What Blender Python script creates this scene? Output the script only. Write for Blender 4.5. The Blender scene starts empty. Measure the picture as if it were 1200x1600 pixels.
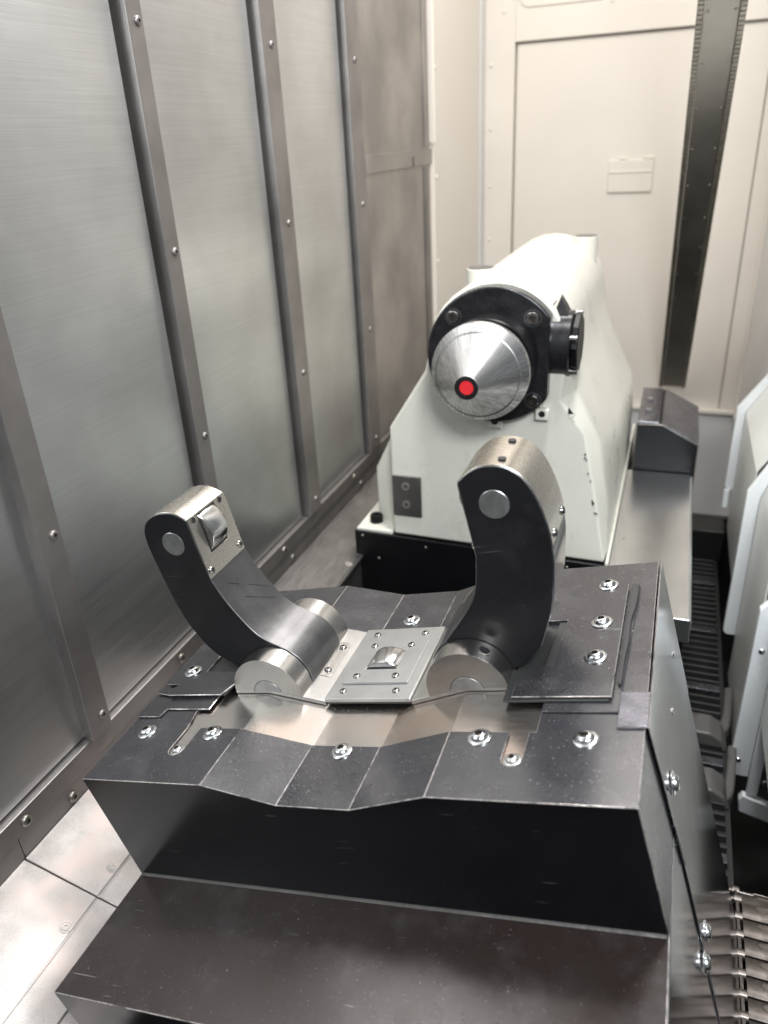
import bpy, bmesh, math, random
from mathutils import Matrix, Vector, Euler
random.seed(7)
R = math.radians
S = bpy.context.scene
COL = S.collection

# ------------------------------------------------------------------ camera
cam = bpy.data.cameras.new('camera'); camo = bpy.data.objects.new('camera', cam); COL.objects.link(camo)
RC = [[0.938724587778264, 0.34105588223573685, -0.04976980503208196],
      [0.10870022552511208, -0.42997888275484936, -0.8962713993850755],
      [-0.3270785980025567, 0.8359420108938744, -0.4407046007830951]]
CW = (0.47050727700376, -0.3907944289205893, 0.5228824008581047)
m = Matrix.Identity(4)
for i in range(3):
    m[i][0] = RC[0][i]; m[i][1] = -RC[1][i]; m[i][2] = -RC[2][i]; m[i][3] = CW[i]
camo.matrix_world = m
cam.sensor_fit = 'VERTICAL'; cam.sensor_height = 36.0; cam.lens = 1188.5 / 1600 * 36
cam.clip_start = 0.02; cam.clip_end = 50
cam.dof.use_dof = True; cam.dof.focus_distance = 0.80; cam.dof.aperture_fstop = 5.0
S.camera = camo

# ------------------------------------------------------------------ world, lamps, exposure
W = bpy.data.worlds.new('World'); S.world = W; W.use_nodes = True
bg = W.node_tree.nodes['Background']
bg.inputs[0].default_value = (0.93, 0.97, 1.0, 1); bg.inputs[1].default_value = 0.16

def lamp(name, loc, target, sx, sy, watt, col):
    l = bpy.data.lights.new(name, 'AREA'); l.shape = 'RECTANGLE'; l.size = sx; l.size_y = sy
    l.energy = watt; l.color = col
    o = bpy.data.objects.new(name, l); COL.objects.link(o); o.location = loc
    o.rotation_euler = (Vector(target) - Vector(loc)).to_track_quat('-Z', 'Y').to_euler()
    return o
lamp('machine_lamp', (0.40, 0.62, 1.45), (0.30, 0.34, 0.0), 0.24, 0.12, 21, (1.0, 0.985, 0.965))
lamp('rear_machine_lamp', (0.02, 1.45, 1.50), (0.42, 1.75, 0.0), 0.25, 0.9, 13, (1.0, 0.95, 0.91))
lamp('doorway_light', (1.15, -0.75, 1.35), (0.2, 0.5, 0.0), 1.2, 1.0, 11, (0.95, 0.98, 1.0))
lamp('guard_fill_light', (0.72, -0.55, 1.00), (0.64, 0.85, -0.40), 0.35, 0.2, 15, (0.93, 0.97, 1.0))  # added fill to brighten the guard panels, not an actual fixture
S.view_settings.view_transform = 'Standard'; S.view_settings.look = 'None'
S.view_settings.exposure = 0.3; S.view_settings.gamma = 1.0
S.view_settings.use_curve_mapping = False
S.cycles.max_bounces = 8; S.cycles.sample_clamp_indirect = 4.0
S.cycles.use_denoising = True

# ------------------------------------------------------------------ materials
def nt(name):
    mt = bpy.data.materials.new(name); mt.use_nodes = True
    n = mt.node_tree.nodes; l = mt.node_tree.links
    return mt, n, l, n['Principled BSDF']
def ramp(n, l, src, p0, c0, p1, c1):
    r = n.new('ShaderNodeValToRGB'); e = r.color_ramp.elements
    e[0].position = p0; e[0].color = (*c0, 1); e[1].position = p1; e[1].color = (*c1, 1)
    l.new(src, r.inputs[0]); return r.outputs[0]
def g(v): return (v, v, v)
def coord(n, l, scale=(1, 1, 1), rot=(0, 0, 0)):
    t = n.new('ShaderNodeTexCoord'); mp = n.new('ShaderNodeMapping')
    mp.inputs['Scale'].default_value = scale; mp.inputs['Rotation'].default_value = rot
    l.new(t.outputs['Object'], mp.inputs[0]); return mp.outputs[0]
def noise(n, l, vec, scale, detail=3, rough=0.55):
    x = n.new('ShaderNodeTexNoise'); x.inputs['Scale'].default_value = scale
    x.inputs['Detail'].default_value = detail; x.inputs['Roughness'].default_value = rough
    l.new(vec, x.inputs['Vector']); return x.outputs[0]
def mixc(n, l, fac, a, b, mode='MIX'):
    x = n.new('ShaderNodeMix'); x.data_type = 'RGBA'; x.blend_type = mode
    for sock, v in ((x.inputs[0], fac), (x.inputs[6], a), (x.inputs[7], b)):
        if isinstance(v, (int, float)): sock.default_value = v
        elif isinstance(v, tuple): sock.default_value = (*v, 1)
        else: l.new(v, sock)
    return x.outputs[2]
def bump(n, l, p, src, strength, dist=0.001):
    b = n.new('ShaderNodeBump'); b.inputs['Strength'].default_value = strength; b.inputs['Distance'].default_value = dist
    l.new(src, b.inputs['Height']); l.new(b.outputs[0], p.inputs['Normal'])

def metal(name, col, rough, streak=(1, 1, 1), sscale=200, var=0.25, metallic=1.0, rvar=0.15, blotch=0.2, bscale=9, bmp=0.03, col2=None):
    mt, n, l, p = nt(name)
    p.inputs['Metallic'].default_value = metallic
    a = noise(n, l, coord(n, l, streak), sscale, 4)
    b = noise(n, l, coord(n, l), bscale, 4)
    c1 = ramp(n, l, a, 0.3, tuple(x * (1 - var) for x in col), 0.7, tuple(min(1, x * (1 + var)) for x in col))
    c2 = ramp(n, l, b, 0.35, g(1 - blotch), 0.65, g(1.0))
    c = mixc(n, l, 1.0, c1, c2, 'MULTIPLY')
    if col2:
        d = noise(n, l, coord(n, l), bscale * 0.6, 2)
        f = ramp(n, l, d, 0.45, g(0), 0.62, g(1))
        c = mixc(n, l, f, c, col2)
    l.new(c, p.inputs['Base Color'])
    l.new(ramp(n, l, a, 0.3, g(max(0.03, rough - rvar * 0.5)), 0.7, g(rough + rvar * 0.5)), p.inputs['Roughness'])
    if bmp: bump(n, l, p, a, bmp, 0.0005)
    return mt

def paint(name, col, rough, dirt=None, dirt_amt=0.0, bscale=6, orange=0.03, spec=0.5):
    mt, n, l, p = nt(name)
    b = noise(n, l, coord(n, l), bscale, 5, 0.6)
    c = ramp(n, l, b, 0.3, tuple(x * 0.93 for x in col), 0.7, col)
    if dirt:
        d = noise(n, l, coord(n, l, (1, 1, 0.45)), bscale * 3, 6, 0.7)
        c = mixc(n, l, ramp(n, l, d, 0.50 if dirt_amt > .9 else 0.58, g(0), 0.62 if dirt_amt > .9 else 0.75, g(dirt_amt)), c, dirt)
    l.new(c, p.inputs['Base Color'])
    l.new(ramp(n, l, b, 0.3, g(rough - 0.06), 0.7, g(rough + 0.08)), p.inputs['Roughness'])
    p.inputs['Specular IOR Level'].default_value = spec
    bump(n, l, p, noise(n, l, coord(n, l), 350, 2), orange, 0.0006)
    return mt

def black_coat(name, col, rough, speck=1.0, scratch=1.0, grain=0.5, tint=(0.11, 0.10, 0.095), spec=0.5):
    """black oxide sheet: fine grey grain, light specks of swarf dust, a few scratches"""
    mt, n, l, p = nt(name)
    v = coord(n, l)
    gr = noise(n, l, v, 1700, 2, 0.7)
    lo = noise(n, l, v, 14, 5, 0.65)
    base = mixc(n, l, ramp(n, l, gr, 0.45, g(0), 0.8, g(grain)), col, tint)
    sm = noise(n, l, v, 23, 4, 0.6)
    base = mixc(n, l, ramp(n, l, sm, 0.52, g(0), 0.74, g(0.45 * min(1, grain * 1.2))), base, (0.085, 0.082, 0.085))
    # specks
    vo = n.new('ShaderNodeTexVoronoi'); vo.inputs['Scale'].default_value = 520; l.new(v, vo.inputs['Vector'])
    sx = n.new('ShaderNodeSeparateColor'); l.new(vo.outputs['Color'], sx.inputs[0])
    mth = n.new('ShaderNodeMath'); mth.operation = 'MULTIPLY'; mth.inputs[1].default_value = 0.33
    sub = n.new('ShaderNodeMath'); sub.operation = 'SUBTRACT'; sub.inputs[1].default_value = 0.72
    l.new(sx.outputs[0], sub.inputs[0]); l.new(sub.outputs[0], mth.inputs[0])
    mth.use_clamp = True
    lt = n.new('ShaderNodeMath'); lt.operation = 'LESS_THAN'; l.new(vo.outputs['Distance'], lt.inputs[0])
    mm = n.new('ShaderNodeMath'); mm.operation = 'MULTIPLY'; mm.inputs[1].default_value = 2.6 * speck
    l.new(mth.outputs[0], mm.inputs[0]); l.new(mm.outputs[0], lt.inputs[1])
    big = n.new('ShaderNodeTexVoronoi'); big.inputs['Scale'].default_value = 75; l.new(v, big.inputs['Vector'])
    sb = n.new('ShaderNodeSeparateColor'); l.new(big.outputs['Color'], sb.inputs[0])
    gt = n.new('ShaderNodeMath'); gt.operation = 'GREATER_THAN'; gt.inputs[1].default_value = 0.94; l.new(sb.outputs[1], gt.inputs[0])
    l2 = n.new('ShaderNodeMath'); l2.operation = 'LESS_THAN'; l2.inputs[1].default_value = 0.045 * speck; l.new(big.outputs['Distance'], l2.inputs[0])
    an = n.new('ShaderNodeMath'); an.operation = 'MULTIPLY'; l.new(gt.outputs[0], an.inputs[0]); l.new(l2.outputs[0], an.inputs[1])
    fac = n.new('ShaderNodeMath'); fac.operation = 'MAXIMUM'; l.new(lt.outputs[0], fac.inputs[0]); l.new(an.outputs[0], fac.inputs[1])
    f2 = n.new('ShaderNodeMath'); f2.operation = 'MULTIPLY'; f2.inputs[1].default_value = 0.6; l.new(fac.outputs[0], f2.inputs[0])
    c = mixc(n, l, f2.outputs[0], base, (0.42, 0.41, 0.40))
    # scratches
    for k, (rz, sc) in enumerate(((0.6, 7), (2.1, 6))):
        ns = noise(n, l, coord(n, l, (1.0, 28, 28), (0.2, 0.3, rz)), sc * 3, 1, 0.3)
        msk = noise(n, l, coord(n, l, (1, 1, 1), (0, 0, k * 1.3)), 24, 2)
        pk = n.new('ShaderNodeMath'); pk.operation = 'MULTIPLY'
        l.new(ramp(n, l, ns, 0.75, g(0), 0.775, g(0.45 * scratch)), pk.inputs[0])
        l.new(ramp(n, l, msk, 0.56, g(0), 0.64, g(1)), pk.inputs[1])
        c = mixc(n, l, pk.outputs[0], c, (0.35, 0.34, 0.33))
    l.new(c, p.inputs['Base Color'])
    l.new(ramp(n, l, lo, 0.3, g(rough - 0.08), 0.7, g(rough + 0.10)), p.inputs['Roughness'])
    p.inputs['Specular IOR Level'].default_value = spec
    bump(n, l, p, gr, 0.10, 0.0004)
    return mt

def worn_mat():
    mt, n, l, p = nt('worn_edge')
    a = noise(n, l, coord(n, l), 46, 5, 0.7); f = ramp(n, l, a, 0.36, g(0), 0.60, g(1))
    b = noise(n, l, coord(n, l), 420, 2)
    c = mixc(n, l, f, (0.035, 0.033, 0.034), ramp(n, l, b, 0.3, (0.48, 0.43, 0.41), 0.7, (0.85, 0.79, 0.76)))
    l.new(c, p.inputs['Base Color']); l.new(f, p.inputs['Metallic']); p.inputs['Roughness'].default_value = 0.36
    return mt
M = {}
M['wall_steel'] = metal('brushed_wall_steel', (0.70, 0.71, 0.71), 0.38, (8, 0.06, 8), 110, 0.07, 1.0, 0.07, 0.25, 3.2, 0.01)
M['strip_steel'] = metal('strip_steel', (0.34, 0.32, 0.31), 0.46, (10, 10, 0.6), 150, 0.05, 0.9, 0.08, 0.3, 8, 0.01)
M['brown_steel'] = metal('stained_panel_steel', (0.43, 0.40, 0.375), 0.45, (10, 10, 0.6), 120, 0.04, 0.8, 0.06, 0.36, 5, 0.01)
M['floor_steel'] = metal('floor_plate_steel', (0.55, 0.52, 0.505), 0.42, (1, 1, 1), 600, 0.14, 0.7, 0.12, 0.32, 20, 0.03, (0.58, 0.50, 0.47))
M['dark_steel'] = metal('dark_trim_steel', (0.26, 0.25, 0.24), 0.42, (10, 0.5, 10), 40, 0.15, 0.9, 0.15, 0.3, 10, 0.03)
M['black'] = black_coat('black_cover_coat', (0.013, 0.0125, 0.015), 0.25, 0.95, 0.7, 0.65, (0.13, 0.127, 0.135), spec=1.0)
M['black_low'] = black_coat('black_step_reflection_tint', (0.014, 0.0095, 0.0085), 0.22, 0.6, 0.7, 0.40, (0.11, 0.088, 0.082), spec=0.6)  # brown tint puts a reflected brown into the step's base colour
M['black_front'] = black_coat('black_cover_front_shaded', (0.0025, 0.0027, 0.004), 0.18, 0.3, 0.4, 0.03, spec=0.5)  # same coat without dust, base also darkened for the shaded front
M['gunmetal'] = metal('gunmetal_arm_edge', (0.21, 0.21, 0.215), 0.34, (1, 1, 1), 400, 0.06, 0.95, 0.10, 0.30, 25, 0.01)
M['black_side'] = black_coat('black_gloss_side', (0.012, 0.012, 0.014), 0.20, 0.5, 0.6, 0.12)
M['black_arm'] = black_coat('black_arm_oxide', (0.006, 0.006, 0.007), 0.30, 0.3, 0.35, 0.16, (0.06, 0.06, 0.062), spec=0.45)
M['black_plain'] = black_coat('black_tail_paint', (0.004, 0.004, 0.005), 0.36, 0.25, 0.3, 0.04, spec=0.25)
M['black_gloss'] = metal('black_oxide_gloss', (0.035, 0.035, 0.038), 0.26, (1, 1, 1), 60, 0.2, 0.6, 0.08, 0.15, 20, 0.01)
M['pit'] = paint('pit_black', (0.009, 0.009, 0.009), 0.5, (0.04, 0.037, 0.034), 0.6, 8)
M['rubber'] = paint('black_rubber', (0.025, 0.025, 0.025), 0.6)
M['worn'] = worn_mat()
M['tab_steel'] = metal('scuffed_tab_steel', (0.24, 0.24, 0.27), 0.26, (1, 1, 1), 400, 0.06, 0.9, 0.06, 0.4, 40, 0.004)
M['side_steel'] = metal('polished_side_steel', (0.76, 0.77, 0.80), 0.11, (10, 10, 0.6), 160, 0.05, 1.0, 0.05, 0.20, 12, 0.006)
M['saddle'] = metal('saddle_steel', (0.80, 0.76, 0.72), 0.23, (1, 5, 5), 60, 0.04, 1.0, 0.05, 0.16, 10, 0.0, (0.82, 0.66, 0.56))  # last colour: warm patches painted in place of orange reflections
M['machined'] = metal('machined_steel', (0.64, 0.63, 0.61), 0.32, (1, 1, 1), 300, 0.04, 1.0, 0.05, 0.15, 22, 0.004)
M['plate'] = metal('ground_plate_steel', (0.55, 0.55, 0.54), 0.36, (1, 1, 1), 900, 0.07, 0.9, 0.10, 0.12, 30, 0.03)
M['block'] = metal('bearing_block_steel', (0.64, 0.62, 0.59), 0.25, (1, 1, 1), 300, 0.03, 1.0, 0.04, 0.14, 26, 0.0)
M['head'] = metal('nickel_head_steel', (0.68, 0.64, 0.57), 0.27, (1, 1, 1), 160, 0.015, 1.0, 0.02, 0.06, 20, 0.0)
M['pin'] = metal('pin_end_steel', (0.42, 0.42, 0.42), 0.34, (1, 1, 1), 200, 0.1, 0.9, 0.1, 0.2, 60, 0.03)
M['polish'] = metal('polished_roller_steel', (0.78, 0.78, 0.77), 0.20, (1, 1, 1), 60, 0.06, 1.0, 0.06, 0.15, 60, 0.0)
M['roller'] = metal('banded_roller_steel', (0.66, 0.66, 0.66), 0.16, (1, 60, 1), 12, 0.35, 1.0, 0.1, 0.1, 60, 0.01)
M['zinc'] = metal('zinc_screw', (0.82, 0.83, 0.84), 0.22, (1, 1, 1), 500, 0.08, 1.0, 0.1, 0.1, 90, 0.03)
M['screw'] = metal('dark_screw_steel', (0.34, 0.33, 0.32), 0.24, (1, 1, 1), 500, 0.12, 1.0, 0.1, 0.2, 90, 0.03)
M['socket_dirt'] = metal('dirty_socket', (0.10, 0.09, 0.08), 0.4, (1, 1, 1), 300, 0.2, 0.8, 0.1, 0.3, 90, 0.0)
M['hole'] = paint('hole_black', (0.008, 0.008, 0.008), 0.5)
M['white_cast'] = paint('cream_casting_paint', (0.68, 0.67, 0.60), 0.30, (0.42, 0.40, 0.33), 0.45, 7, 0.12)
M['white_wall'] = paint('beige_wall_paint', (0.74, 0.69, 0.62), 0.40, (0.55, 0.51, 0.45), 0.18, 3, 0.02)
M['grey_wall'] = paint('pale_grey_wall_paint', (0.66, 0.655, 0.645), 0.42, (0.45, 0.45, 0.43), 0.18, 3, 0.02)
M['guard'] = paint('pale_guard_paint', (0.80, 0.83, 0.84), 0.30, (0.4, 0.4, 0.38), 0.10, 6, 0.02)
M['guard_shaded'] = paint('guard_paint_shaded', (0.66, 0.67, 0.64), 0.34, (0.3, 0.3, 0.28), 0.2, 6, 0.02)  # guard paint again, toned down for the shaded side walls
M['red'] = paint('red_plug', (0.80, 0.025, 0.035), 0.42)
M['rail'] = metal('rail_plate_steel', (0.74, 0.76, 0.77), 0.26, (6, 0.3, 6), 40, 0.03, 1.0, 0.0, 0.12, 9, 0.0)
M['post'] = metal('dark_post_steel', (0.30, 0.285, 0.25), 0.38, (10, 10, 0.6), 120, 0.08, 0.9, 0.08, 0.3, 5, 0.01)
M['post_rib'] = metal('post_edge_steel', (0.30, 0.28, 0.24), 0.40, (1, 1, 1), 200, 0.2, 0.9, 0.1, 0.3, 12, 0.03)
M['slat'] = metal('conveyor_slat_steel', (0.20, 0.175, 0.16), 0.36, (1, 1, 1), 200, 0.06, 0.9, 0.10, 0.5, 40, 0.01)
M['grime'] = paint('grimy_casting', (0.085, 0.082, 0.078), 0.34, (0.012, 0.012, 0.012), 0.9, 14, 0.6)

def cone_mat():
    mt, n, l, p = nt('turned_cone_steel'); p.inputs['Metallic'].default_value = 1.0
    t = n.new('ShaderNodeTexCoord'); s = n.new('ShaderNodeSeparateXYZ'); l.new(t.outputs['Object'], s.inputs[0])
    at = n.new('ShaderNodeMath'); at.operation = 'ARCTAN2'; l.new(s.outputs[0], at.inputs[0]); l.new(s.outputs[2], at.inputs[1])
    ad = n.new('ShaderNodeMath'); ad.operation = 'ADD'; ad.inputs[1].default_value = 10; l.new(at.outputs[0], ad.inputs[0])
    cb = n.new('ShaderNodeCombineXYZ'); l.new(ad.outputs[0], cb.inputs[0])
    my = n.new('ShaderNodeMath'); my.operation = 'MULTIPLY'; my.inputs[1].default_value = 2.0; l.new(s.outputs[1], my.inputs[0]); l.new(my.outputs[0], cb.inputs[1])
    a = noise(n, l, cb.outputs[0], 22, 4, 0.65)
    b = noise(n, l, cb.outputs[0], 4, 2)
    c = mixc(n, l, 1.0, ramp(n, l, a, 0.35, g(0.42), 0.68, g(0.92)), ramp(n, l, b, 0.3, g(0.7), 0.7, g(1)), 'MULTIPLY')  # radial streaks painted into the colour as anisotropic sheen
    l.new(c, p.inputs['Base Color'])
    l.new(ramp(n, l, a, 0.3, g(0.44), 0.7, g(0.27)), p.inputs['Roughness'])
    bump(n, l, p, a, 0.12, 0.0006)
    return mt
M['cone'] = cone_mat()

# ------------------------------------------------------------------ mesh helpers
AB = 0.24221149427960986               # the steady rest unit is tilted about the bed axis
def BW(x, y, z):                       # steady-rest frame -> world
    return Vector((math.cos(AB) * x - math.sin(AB) * z, y, math.sin(AB) * x + math.cos(AB) * z))
ORG = {}
class MB:
    def __init__(s): s.v = []; s.f = []; s.m = []
    def poly(s, pts, mi=0):
        b = len(s.v); s.v += [tuple(p) for p in pts]; s.f.append(list(range(b, b + len(pts)))); s.m.append(mi); return s
    def prism(s, poly, axis, a, b, mi=0):
        def P(u, w, h):
            return {'x': (h, u, w), 'y': (u, h, w), 'z': (u, w, h)}[axis]
        n = len(poly); o = len(s.v)
        s.v += [P(u, w, a) for u, w in poly] + [P(u, w, b) for u, w in poly]
        s.f.append(list(range(o, o + n))); s.f.append(list(range(o + 2 * n - 1, o + n - 1, -1))); s.m += [mi, mi]
        for i in range(n):
            j = (i + 1) % n; s.f.append([o + i, o + n + i, o + n + j, o + j]); s.m.append(mi)
        return s
    def box(s, x0, x1, y0, y1, z0, z1, mi=0):
        return s.prism([(x0, y0), (x1, y0), (x1, y1), (x0, y1)], 'z', z0, z1, mi)
    def lathe(s, prof, org, ax, seg=32, hexr=(), mi=0):
        ax = Vector(ax).normalized(); q = Vector((0, 0, 1)).rotation_difference(ax).to_matrix(); org = Vector(org)
        rings = []
        for k, (r, h) in enumerate(prof):
            if r < 1e-7: rings.append([len(s.v)]); s.v.append(tuple(org + q @ Vector((0, 0, h)))); continue
            ids = []
            for i in range(seg):
                t = 2 * math.pi * i / seg; rr = r
                if k in hexr:
                    w = (t % (math.pi / 3)) - math.pi / 6; rr = r * math.cos(math.pi / 6) / math.cos(w)
                ids.append(len(s.v)); s.v.append(tuple(org + q @ Vector((rr * math.cos(t), rr * math.sin(t), h))))
            rings.append(ids)
        for a, b in zip(rings, rings[1:]):
            if len(a) == 1 and len(b) == 1: continue
            for i in range(seg):
                j = (i + 1) % seg
                if len(a) == 1: s.f.append([a[0], b[i], b[j]])
                elif len(b) == 1: s.f.append([a[i], b[0], a[j]])
                else: s.f.append([a[i], b[i], b[j], a[j]])
                s.m.append(mi)
        return s
    def cyl(s, c, ax, r, h, seg=32, mi=0, ch=0.0):
        ch = ch or min(r, h) * 0.06
        return s.lathe([(0, 0), (r - ch, 0), (r, ch), (r, h - ch), (r - ch, h), (0, h)], c, ax, seg, (), mi)
    def mesh(s, name, org=(0, 0, 0), weld=False, smooth=35, up=None):
        me = bpy.data.meshes.new(name); bm = bmesh.new()
        vs = [bm.verts.new(Vector(v) - Vector(org)) for v in s.v]
        for f, mi in zip(s.f, s.m):
            try: fc = bm.faces.new([vs[i] for i in f]); fc.material_index = mi; fc.smooth = True
            except ValueError: pass
        if weld: bmesh.ops.remove_doubles(bm, verts=bm.verts, dist=1e-5)
        bmesh.ops.recalc_face_normals(bm, faces=bm.faces)
        if up:
            bm.normal_update(); tot = sum((f.normal * f.calc_area() for f in bm.faces), Vector())
            if tot.dot(Vector(up)) < 0: bmesh.ops.reverse_faces(bm, faces=bm.faces)
        bm.to_mesh(me); bm.free()
        me.set_sharp_from_angle(angle=R(smooth))
        return me

def tag(o, label, cat, group=None):
    o['label'] = label; o['category'] = cat
    if group: o['group'] = group
    return o
def thing(name, label, cat, loc=(0, 0, 0), frame='W', group=None):
    o = bpy.data.objects.new(name, None); COL.objects.link(o); o.empty_display_size = 0.03
    if frame == 'B': o.location = BW(*loc); o.rotation_euler = (0, -AB, 0)
    else: o.location = loc
    ORG[o.name] = loc
    return tag(o, label, cat, group)
def part(name, mb, mats, parent=None, bevel=0.0, seg=2, angle=25, wear=None, weld=False, smooth=35, solid=0.0, label=None, up=None):
    org = ORG[parent.name] if parent else (0, 0, 0)
    me = mb.mesh(name, org, weld, smooth, up); o = bpy.data.objects.new(name, me); COL.objects.link(o)
    for mt in (mats if isinstance(mats, (list, tuple)) else [mats]): me.materials.append(M[mt])
    if parent: o.parent = parent
    ORG[o.name] = org
    if solid:
        sm = o.modifiers.new('thickness', 'SOLIDIFY'); sm.thickness = solid; sm.offset = -1
    if bevel:
        b = o.modifiers.new('edge', 'BEVEL'); b.width = bevel; b.segments = seg; b.limit_method = 'ANGLE'; b.angle_limit = R(angle)
        b.harden_normals = False
        if wear: me.materials.append(M[wear]); b.material = len(me.materials) - 1
    if bevel or solid:
        wn = o.modifiers.new('normals', 'WEIGHTED_NORMAL'); wn.keep_sharp = True; wn.weight = 80
    if label: o['label'] = label
    return o
def structure(name, mb, mats, **k):
    o = part(name, mb, mats, None, **k); o['kind'] = 'structure'; return o

def screw_mesh(name, prof, mat, hexr=(), seg=24):
    mb = MB().lathe(prof, (0, 0, 0), (0, 0, 1), seg, hexr)
    if hexr:
        for k in range(len(mb.m) - seg * (len(prof) - 1 - hexr[0]), len(mb.m)): mb.m[k] = 1
    me = mb.mesh(name, smooth=40); me.materials.append(M[mat]); me.materials.append(M['socket_dirt']); return me
def flanged(r, mat='zinc', name='flanged_screw'):
    k = r / 0.0098
    pr = [(r, 0), (r, .0008 * k), (.0092 * k, .0013 * k), (.0071 * k, .0014 * k), (.0068 * k, .0028 * k), (.0058 * k, .0042 * k), (.0040 * k, .0050 * k), (.0034 * k, .0051 * k), (.0031 * k, .0026 * k), (0, .0024 * k)]
    return screw_mesh(name, pr, mat, (7, 8))
def button(r, mat='screw', name='button_screw'):
    k = r / 0.0038
    pr = [(r, 0), (.0038 * k, .0005 * k), (.0034 * k, .0014 * k), (.0026 * k, .0020 * k), (.0018 * k, .0022 * k), (.0015 * k, .0022 * k), (.0014 * k, .0010 * k), (0, .0009 * k)]
    return screw_mesh(name, pr, mat, (5, 6))
def socket(r, h, mat='black_gloss', name='socket_screw'):
    pr = [(r, 0), (r, h * .85), (r * .9, h), (r * .56, h), (r * .54, h * .35), (0, h * .3)]
    return screw_mesh(name, pr, mat, (3, 4))
def rivet(r, mat, name='rivet'):
    return screw_mesh(name, [(r, 0), (r * .95, r * .22), (r * .7, r * .45), (r * .3, r * .56), (0, r * .58)], mat, (), 16)
SC = {'flange': flanged(.0098), 'flange_s': flanged(.0075), 'button': button(.0038), 'wall': button(.0058, 'strip_steel'),
      'slot': flanged(.0072, 'plate', 'slot_screw'), 'socket': socket(.0105, .006, 'screw'), 'cap': socket(.013, .016, 'black_plain'),
      'rivet_white': rivet(.006, 'white_wall'), 'rivet_post': rivet(.0030, 'post_rib'), 'rivet_small': rivet(.003, 'post'),
      'guard': button(.0058, 'zinc', 'guard_screw'), 'flush': screw_mesh('flush_screw', [(.0072, 0), (.0072, .0004), (.0052, .0005), (.0050, .0001), (.0044, .0001), (.0042, .0006), (.0018, .0006), (.0016, -.0008), (0, -.0008)], 'floor_steel', (6, 7)),
      'big_wall': button(.0075, 'post', 'base_screw'), 'setscrew': screw_mesh('set_screw', [(.0036, 0), (.0036, .0004), (.002, .0004), (.0018, -.001), (0, -.001)], 'plate', (2, 3)),
      'plate_button': button(.0042, 'screw', 'plate_screw')}
def place(kind, parent, pos, nrm, name='screw', spin=None):
    o = bpy.data.objects.new(name, SC[kind]); COL.objects.link(o); o.parent = parent
    q = Vector((0, 0, 1)).rotation_difference(Vector(nrm).normalized())
    s = Euler((0, 0, random.uniform(0, 6.28) if spin is None else spin)).to_quaternion()
    o.rotation_mode = 'QUATERNION'; o.rotation_quaternion = q @ s
    o.location = Vector(pos) - Vector(ORG[parent.name]); ORG[o.name] = ORG[parent.name]
    return o
def hole(parent, pos, nrm, r, name='screw_hole', depth=.0002, rim=None):
    mb = MB(); mb.lathe([(0, 0), (r, 0), (r, depth), (0, depth)], pos, nrm, 20)
    return part(name, mb, 'hole', parent)
def catmull(pts, n=6):
    out = []; P = [pts[0]] + list(pts) + [pts[-1]]
    for i in range(1, len(P) - 2):
        for k in range(n):
            t = k / n; r = []
            for a, b, c, d in zip(P[i - 1], P[i], P[i + 1], P[i + 2]):
                r.append(.5 * (2 * b + (c - a) * t + (2 * a - 5 * b + 4 * c - d) * t * t + (-a + 3 * b - 3 * c + d) * t ** 3))
            out.append(tuple(r))
    out.append(tuple(pts[-1])); return out
def arc(cx, cz, r, a0, a1, n=16):
    return [(cx + r * math.cos(R(a0 + (a1 - a0) * i / n)), cz + r * math.sin(R(a0 + (a1 - a0) * i / n))) for i in range(n + 1)]

# ================================================================== SETTING
# ---- left wall of sheet steel (x = XW)
XW = -0.17
wl = structure('wall_left', MB().box(XW - .03, XW - .012, -2.5, 1.735, -.90, 1.6), 'dark_steel')
edges = [(-2.5, .188), (.205, .480), (.5125, .806), (.86, 1.147), (1.215, 1.72)]
for i, (y0, y1) in enumerate(edges):
    part('panel', MB().box(XW - .01, XW, y0, y1 - .004, -.138, 1.6), 'brown_steel' if i == 4 else 'wall_steel', wl, .0012, wear=None)
strips = [(.160, .194, .018), (.484, .514, .015), (.810, .860, .016), (1.151, 1.216, .014)]
for i, (y0, y1, d) in enumerate(strips):
    mb = MB().prism([(XW - .009, y0 + .003), (XW + d - .001, y0), (XW + d, y0 + .001), (XW + d, y1), (XW + d - .001, y1 + .0015), (XW + .001, y1 + .0015), (XW + .001, y1 + .004), (XW - .009, y1 + .004)], 'z', -.139, 1.6)
    st = part('strip', mb, 'strip_steel', wl, .0004, 1)
    yc = (y0 + y1) / 2 + (.004 if i else .006)
    for k in range(6):
        place('wall', wl, (XW + d, yc, -.115 + (.002 if k == 0 else 0) + .2585 * k), (1, 0, 0))
part('skirting', MB().prism([(XW - .01, -.141), (XW + .009, -.141), (XW + .010, -.142), (XW + .010, -.169), (XW - .01, -.169)], 'y', -2.5, 1.72), 'strip_steel', wl, .001)
part('lower_skirting', MB().box(XW - .01, XW + .004, .034, 1.72, -.216, -.1715), 'strip_steel', wl, .001)
part('lower_skirting', MB().box(XW - .01, XW + .0045, -2.5, .0325, -.216, -.1725), 'strip_steel', wl, .001)
for y in (-.10, .045, .36, .70, 1.05): place('big_wall', wl, (XW + .010, y, -.156), (1, 0, 0))
for y in (.118, .42, .74, 1.1): place('big_wall', wl, (XW + .004, y, -.194), (1, 0, 0))
# band on the stained end panel
part('band', MB().box(XW, XW + .004, 1.25, 1.725, .456, .493), 'brown_steel', wl, .001)
part('band_clip', MB().box(XW + .004, XW + .007, 1.56, 1.566, .456, .478), 'dark_steel', wl)
part('end_frame', MB().box(XW, XW + .003, 1.655, 1.690, -.13, .452), 'dark_steel', wl, .001)
part('end_frame', MB().box(XW, XW + .003, 1.668, 1.700, .497, 1.6), 'brown_steel', wl, .001)

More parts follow.
